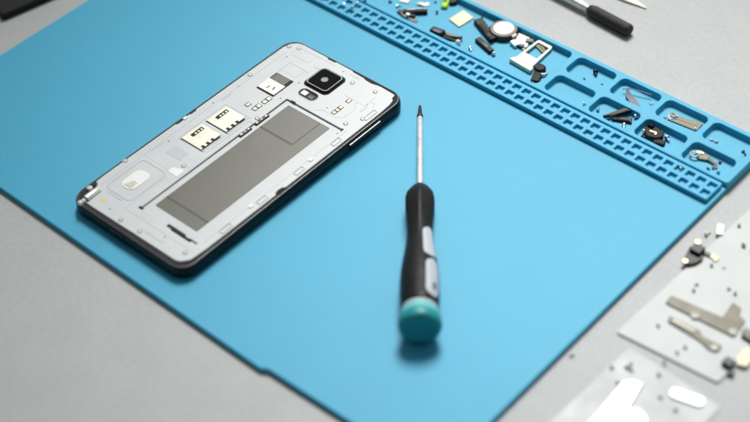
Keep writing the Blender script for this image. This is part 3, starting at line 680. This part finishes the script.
t = thing('pointed_tweezers', 'ivory pointed tweezers, only the tip in view above the dark gripped tool', 'tweezers', at(c, 0))
for s_, z in ((1, 0), (-1, 1.5)):
    tipq = Vector(sub_rel((84.28, 221.26), c, 0)); bk = Vector(sub_rel((22.82, 226.67), c, 0)); dd_ = (tipq - bk).normalized(); nn = Vector((-dd_.y, dd_.x, 0)); LT = (tipq - bk).length
    secs = []
    for f_, w in ((0, 5), (.5, 4.6), (.8, 2.9), (.9, 1.7), (.97, .7), (1, .25)):
        p = bk + dd_ * (LT * f_) + nn * (s_ * .9 * (1 - f_) * 2); h_ = 1.1 * (1 - f_) + .35; z_ = z * (1.3 - f_)
        secs.append([(p + nn * w) + Vector((0, 0, z_ + .05)), (p - nn * w) + Vector((0, 0, z_ + .05)), (p - nn * w * .8) + Vector((0, 0, z_ + h_)), (p + nn * w * .8) + Vector((0, 0, z_ + h_))])
    b = B(); b.rings(secs); b.obj('arm', 'ivory', t)
A0 = Vector((-186.0, -3.0)); ex = Vector((-.96, .27)); ey = Vector((.21, .977))
pp = [A0, A0 + ex * 70, A0 + ex * 70 + ey * 140, A0 + ey * 140]; pp = [tuple(v) for v in pp]
c = mid(pp)
t = thing('battery_pack', 'black flat slab lying in the top left corner of the table', 'battery', at(c, 0))
b = B(); b.slab(round_poly(rel(pp, c), 2.0), 0.0, 4.2, bev=.6); b.obj('case', 'black_matte', t)
b = B(); b.slab(round_poly(inset(rel(pp[::-1] if area(pp) < 0 else pp, c), 3), 2.0), 4.15, 4.3, bev=.1); b.obj('face_sheet', 'black_matte', t)

# ------------------------------------------------------------------ white cards with salvaged parts
card1 = [(204.5, 23.2), (253.2, 27.0), (258.0, 136), (209.0, 132)]
poly_thing('parts_card', 'white card with brown brackets and black connector at the right edge', 'card', card1, 0.05, 1.0, 'card', 1.5, .25)
card2 = [(213.6, 20.3), (211.0, -46), (259, -50), (261.0, 17.6)]
poly_thing('parts_card', 'thin white sheet with glossy white strips in the lower right corner', 'card', card2, 0.05, .45, 'sheet', 2.0, .12)
Z1 = 1.05; Z2 = .5
# connector
c = (205.20, 83.87)
t = thing('socket_connector', 'black connector with gold ears on the upper left edge of the white card', 'connector', at(c, Z1 if c[0] > 204.5 else Z1))
b = B(); b.slab(round_poly(rel([(201.34, 84.74), (203.07, 87.76), (207.73, 86.28), (210.11, 81.81), (209.22, 77.53), (206.82, 74.40), (203.74, 75.87)], c), .8), .0, 1.6, bev=.3); b.slab(rr(0.3, .5, 2.6, 2.6, .5), 1.4, 3.4, bev=.3); b.obj('body', 'black', t)
for q, w in (((205.05, 75.31), 1.5), ((202.84, 88.75), 1.7), ((205.64, 85.49), 1.5)):
    b = B(); b.lathe([(w, 1.2), (w * 1.05, 1.9), (w * .8, 2.3), (w * .3, 2.35)], sub_rel(q, c, 0), 16); b.obj('gold_ear', 'gold', t)
b = B(); b.ribbon([sub_rel((206.70, 86.25), c, .6), sub_rel((209.28, 86.33), c, .9), sub_rel((211.51, 86.13), c, .4)], .9, .25); b.obj('arm', 'darksteel', t)
b = B(); b.slab(round_poly(rel([(210.88, 85.66), (211.25, 88.36), (215.34, 87.67), (215.31, 84.47)], c), .6), 0, .7, bev=.2); b.obj('gold_tab', 'cream', t)
screw((202.03, 96.77), .05, 1.4, 'gold pin on the grey table beside the white card edge', 'nickel', 1.0, 3.4, 'pin')
c = (205.69, 102.98)
b = B(); b.slab(round_poly(rel(bar_pts((204.09, 106.16), (207.21, 100.10), 1.6), c), .5), 0, .9, bev=.2); b.slab(round_poly(rel(bar_pts((205.63, 105.41), (205.20, 103.58), .7), c), .2), 0, .8, bev=.2)
tag(b.obj('plastic_key', 'gloss_white', None, at(c, Z1)), 'small glossy white bar near the top of the white card', 'plastic part')
# brackets
def pz(l): return l
t_pts = [(211.22, 55.25), (211.61, 50.02), (245.12, 51.97), (243.99, 62.88), (240.16, 63.83), (238.83, 67.96), (234.07, 68.59), (235.33, 58.40)]
c = mid(t_pts)
t = thing('metal_bracket', 'large tan metal bracket with a square arm, on the white card', 'bracket', at(c, Z1))
b = B(); b.slab(round_poly(rel(t_pts, c), .7), 0, .8, bev=.15); b.obj('sheet', 'bracket', t)
for q in ((225.72, 51.81), (243.24, 54.19)):
    b = B(); b.lathe([(1.9, .7), (1.8, 1.05), (1.0, 1.1), (.8, .9)], sub_rel(q, c, 0), 18); b.obj('rivet', 'palebracket', t)
t_pts = [(217.28, 44.82), (218.42, 41.67), (234.96, 41.07), (241.00, 39.41), (244.46, 40.95), (243.80, 44.70), (234.62, 43.90), (232.26, 45.98)]
c = mid(t_pts)
t = thing('metal_bracket', 'narrow tan metal bracket with a forked end, below the large bracket', 'bracket', at(c, Z1))
b = B(); b.slab(round_poly(rel(t_pts, c), .6), 0, .8, bev=.15); b.obj('sheet', 'bracket', t)
b = B(); b.slab(round_poly(rel(bar_pts((219.81, 43.19), (231.14, 43.69), 1.1), c), .4), .75, 1.3, bev=.2); b.obj('raised_strip', 'palebracket', t)
b = B(); b.lathe([(1.6, .7), (1.5, 1.1), (.7, 1.15)], sub_rel((242.04, 41.45), c, 0), 18); b.obj('rivet', 'palebracket', t)
c = (251.33, 38.13)
t = thing('board_module', 'cream module with a black plug, hanging off the near card corner', 'module', at(c, Z1))
b = B(); b.slab(round_poly(rel([(248.91, 35.80), (249.07, 40.15), (253.26, 40.06), (253.54, 35.40)], c), .5), 0, 2.4, bev=.4); b.slab(round_poly(rel(bar_pts((253.19, 34.41), (255.96, 34.61), 1.2), c), .4), -.4, .8, bev=.2); b.obj('plug', 'black', t)
b = B(); b.slab(round_poly(rel([(252.40, 41.82), (251.63, 49.69), (257.12, 50.63), (258.10, 41.22), (254.64, 39.79)], c), .6), 0, .9, bev=.2); b.obj('board', 'cream', t)
c = (249.48, 55.12)
b = B(); b.slab(round_poly(rel(bar_pts((247.29, 55.07), (254.17, 54.64), 1.0), c), .3), 0, 1.8, bev=.3); b.slab(round_poly(rel(bar_pts((245.94, 58.04), (252.43, 58.26), 1.6), c), .3), 0, .8, bev=.15)
tag(b.obj('edge_clip', 'darksteel', None, at(c, Z1)), 'dark clip at the right edge beside the large tan bracket', 'clip')
# screws on the first card
DOTS = [((210.77, 110.96), 'dark screw near the top of the white card, right of the white bar'), ((219.10, 100.73), 'dark ring headed screw by the right edge of the card'),
        ((214.70, 82.00), 'dark screw just below the gold tab of the connector'), ((216.57, 68.36), 'upper one of the pair of screws left of centre on the card'),
        ((216.89, 64.31), 'lower one of the pair of screws left of centre on the card'), ((227.73, 74.42), 'left one of the pair of screws above the bracket arm'),
        ((231.92, 73.99), 'right one of the pair of screws above the bracket arm'), ((217.00, 37.15), 'grey screw near the left corner of the white card'),
        ((232.13, 34.61), 'dark screw below the narrow bracket, right of pale screw'), ((231.09, 29.91), 'pale screw below the narrow bracket')]
for i, (p, lb) in enumerate(DOTS):
    screw(p, Z1, i * 1.3, lb, 'screwgrey', .82 if i != 1 else 1.2, 1.7, stand=(i % 2 == 0), group='loose screws on the white card')
for p, q_, lb in (((223.85, 99.74), .8, 'dark screw cut off by the right edge of the picture'), ((219.20, 83.66), .5, 'tiny pale screw right of the screw below the connector')):
    screw(p, Z1, .4, lb, 'darksteel' if q_ > .6 else 'nickel', q_, 1.6, group='loose screws on the white card')
# glossy strips on the second sheet
t_pts = [(222.68, 2.48), (225.74, 6.03), (229.68, 6.85), (232.42, -7.87), (236.49, -5.19), (241.01, -6.78), (248.11, -18.53), (228.08, -35.08), (224.36, -23.81)]
poly_thing('white_bracket', 'glossy white bracket with a wide foot on the lower white sheet', 'bracket', t_pts, Z2, 1.2, 'gloss_white', .5, .3)
poly_thing('white_strip', 'glossy white rounded strip on the lower white sheet', 'strip', bar_pts((240.51, 10.60), (254.70, 14.15), 2.6, 2.6), Z2, 1.0, 'gloss_white', 2.4, .3)
c = (219.96, 10.34)
b = B(); b.ribbon([sub_rel((218.35, 9.73), c, .1), sub_rel((219.96, 10.34), c, .6), sub_rel((222.65, 9.75), c, .1)], .6, .3); b.ribbon([sub_rel((219.37, 13.38), c, .1), sub_rel((219.97, 11.05), c, .7), sub_rel((220.42, 9.32), c, .2)], .6, .3)
tag(b.obj('wire_clip', 'flexgrey', None, at(c, Z2)), 'grey forked clip near the top corner of the lower white sheet', 'clip')
for i, (p, lb) in enumerate([((231.71, 15.57), 'dark screw above the rounded white strip'), ((220.75, 0.55), 'grey screw left of the glossy white bracket'), ((214.40, 6.29), 'pale screw at the left edge of the lower sheet'),
        ((239.68, 5.85), 'grey screw between the glossy bracket and rounded strip'), ((247.43, 4.49), 'grey screw below the rounded white strip'), ((229.58, 22.80), 'grey screw at the top edge of the lower sheet'), ((231.89, -16.28), 'grey screw beside the foot of the glossy bracket')]):
    screw(p, Z2, i * 1.1, lb, 'screwgrey', .85, 1.8, stand=(i % 2 == 0), group='loose screws on the lower sheet')
screw((196.86, 0.51), .03, .8, 'grey crumb sized screw on the bare table right of the mat', 'wire', .8, 2.0)

# ------------------------------------------------------------------ light
w = bpy.data.worlds.new('World'); scn.world = w; w.use_nodes = True
nt = w.node_tree; bg = nt.nodes['Background']; L = nt.links.new
tc = nt.nodes.new('ShaderNodeTexCoord'); dp = nt.nodes.new('ShaderNodeVectorMath'); dp.operation = 'DOT_PRODUCT'
dp.inputs[1].default_value = (-0.22, 0.76, 0.61)
L(tc.outputs['Generated'], dp.inputs[0])
cr = nt.nodes.new('ShaderNodeValToRGB')      # added room gradient: brightest high past the mat for sheen, darker behind camera
cr.color_ramp.elements[0].position = 0.0; cr.color_ramp.elements[0].color = (0.14, 0.15, 0.16, 1)
cr.color_ramp.elements[1].position = 1.0; cr.color_ramp.elements[1].color = (0.92, 0.97, 1.0, 1)
L(dp.outputs['Value'], cr.inputs['Fac']); L(cr.outputs['Color'], bg.inputs['Color'])
bg.inputs['Strength'].default_value = 0.50
lamp = bpy.data.lights.new('bench_lamp', 'SPOT'); lamp.energy = 158.0; lamp.color = (1.0, 0.99, 0.965)
lamp.shadow_soft_size = 0.34; lamp.spot_size = R(26); lamp.spot_blend = 0.5
lo = bpy.data.objects.new('bench_lamp', lamp); COL.objects.link(lo)
LP, LT = Vector((-0.25, 0.70, 1.10)), Vector((0.145, 0.095, 0.0))
lo.location = LP; lo.rotation_euler = (LT - LP).to_track_quat('-Z', 'Y').to_euler()

# ------------------------------------------------------------------ camera
cam = bpy.data.cameras.new('camera'); co = bpy.data.objects.new('camera', cam); COL.objects.link(co)
Rm = ((0.74583641, 0.66425797, -0.04989386), (0.4398785, -0.54737735, -0.71195853), (-0.50023489, 0.50905736, -0.70044676))
X, Y, Z = Vector(Rm[0]), -Vector(Rm[1]), -Vector(Rm[2])
m3 = Matrix((X, Y, Z)).transposed()
co.matrix_world = Matrix.Translation(Vector((430.1718, -348.9598, 499.7040)) * S) @ m3.to_4x4()
cam.sensor_fit = 'HORIZONTAL'; cam.sensor_width = 36; cam.lens = 1513.354 / 750 * 36
cam.clip_start = 0.01; cam.clip_end = 20
cam.dof.use_dof = True; cam.dof.focus_distance = 0.757; cam.dof.aperture_fstop = 4.5; cam.dof.aperture_blades = 8
scn.camera = co
scn.render.engine = 'CYCLES'
scn.view_settings.view_transform = 'Standard'; scn.view_settings.look = 'None'; scn.view_settings.exposure = 0.0; scn.view_settings.gamma = 1.0
scn.cycles.use_denoising = True
scn.cycles.max_bounces = 8
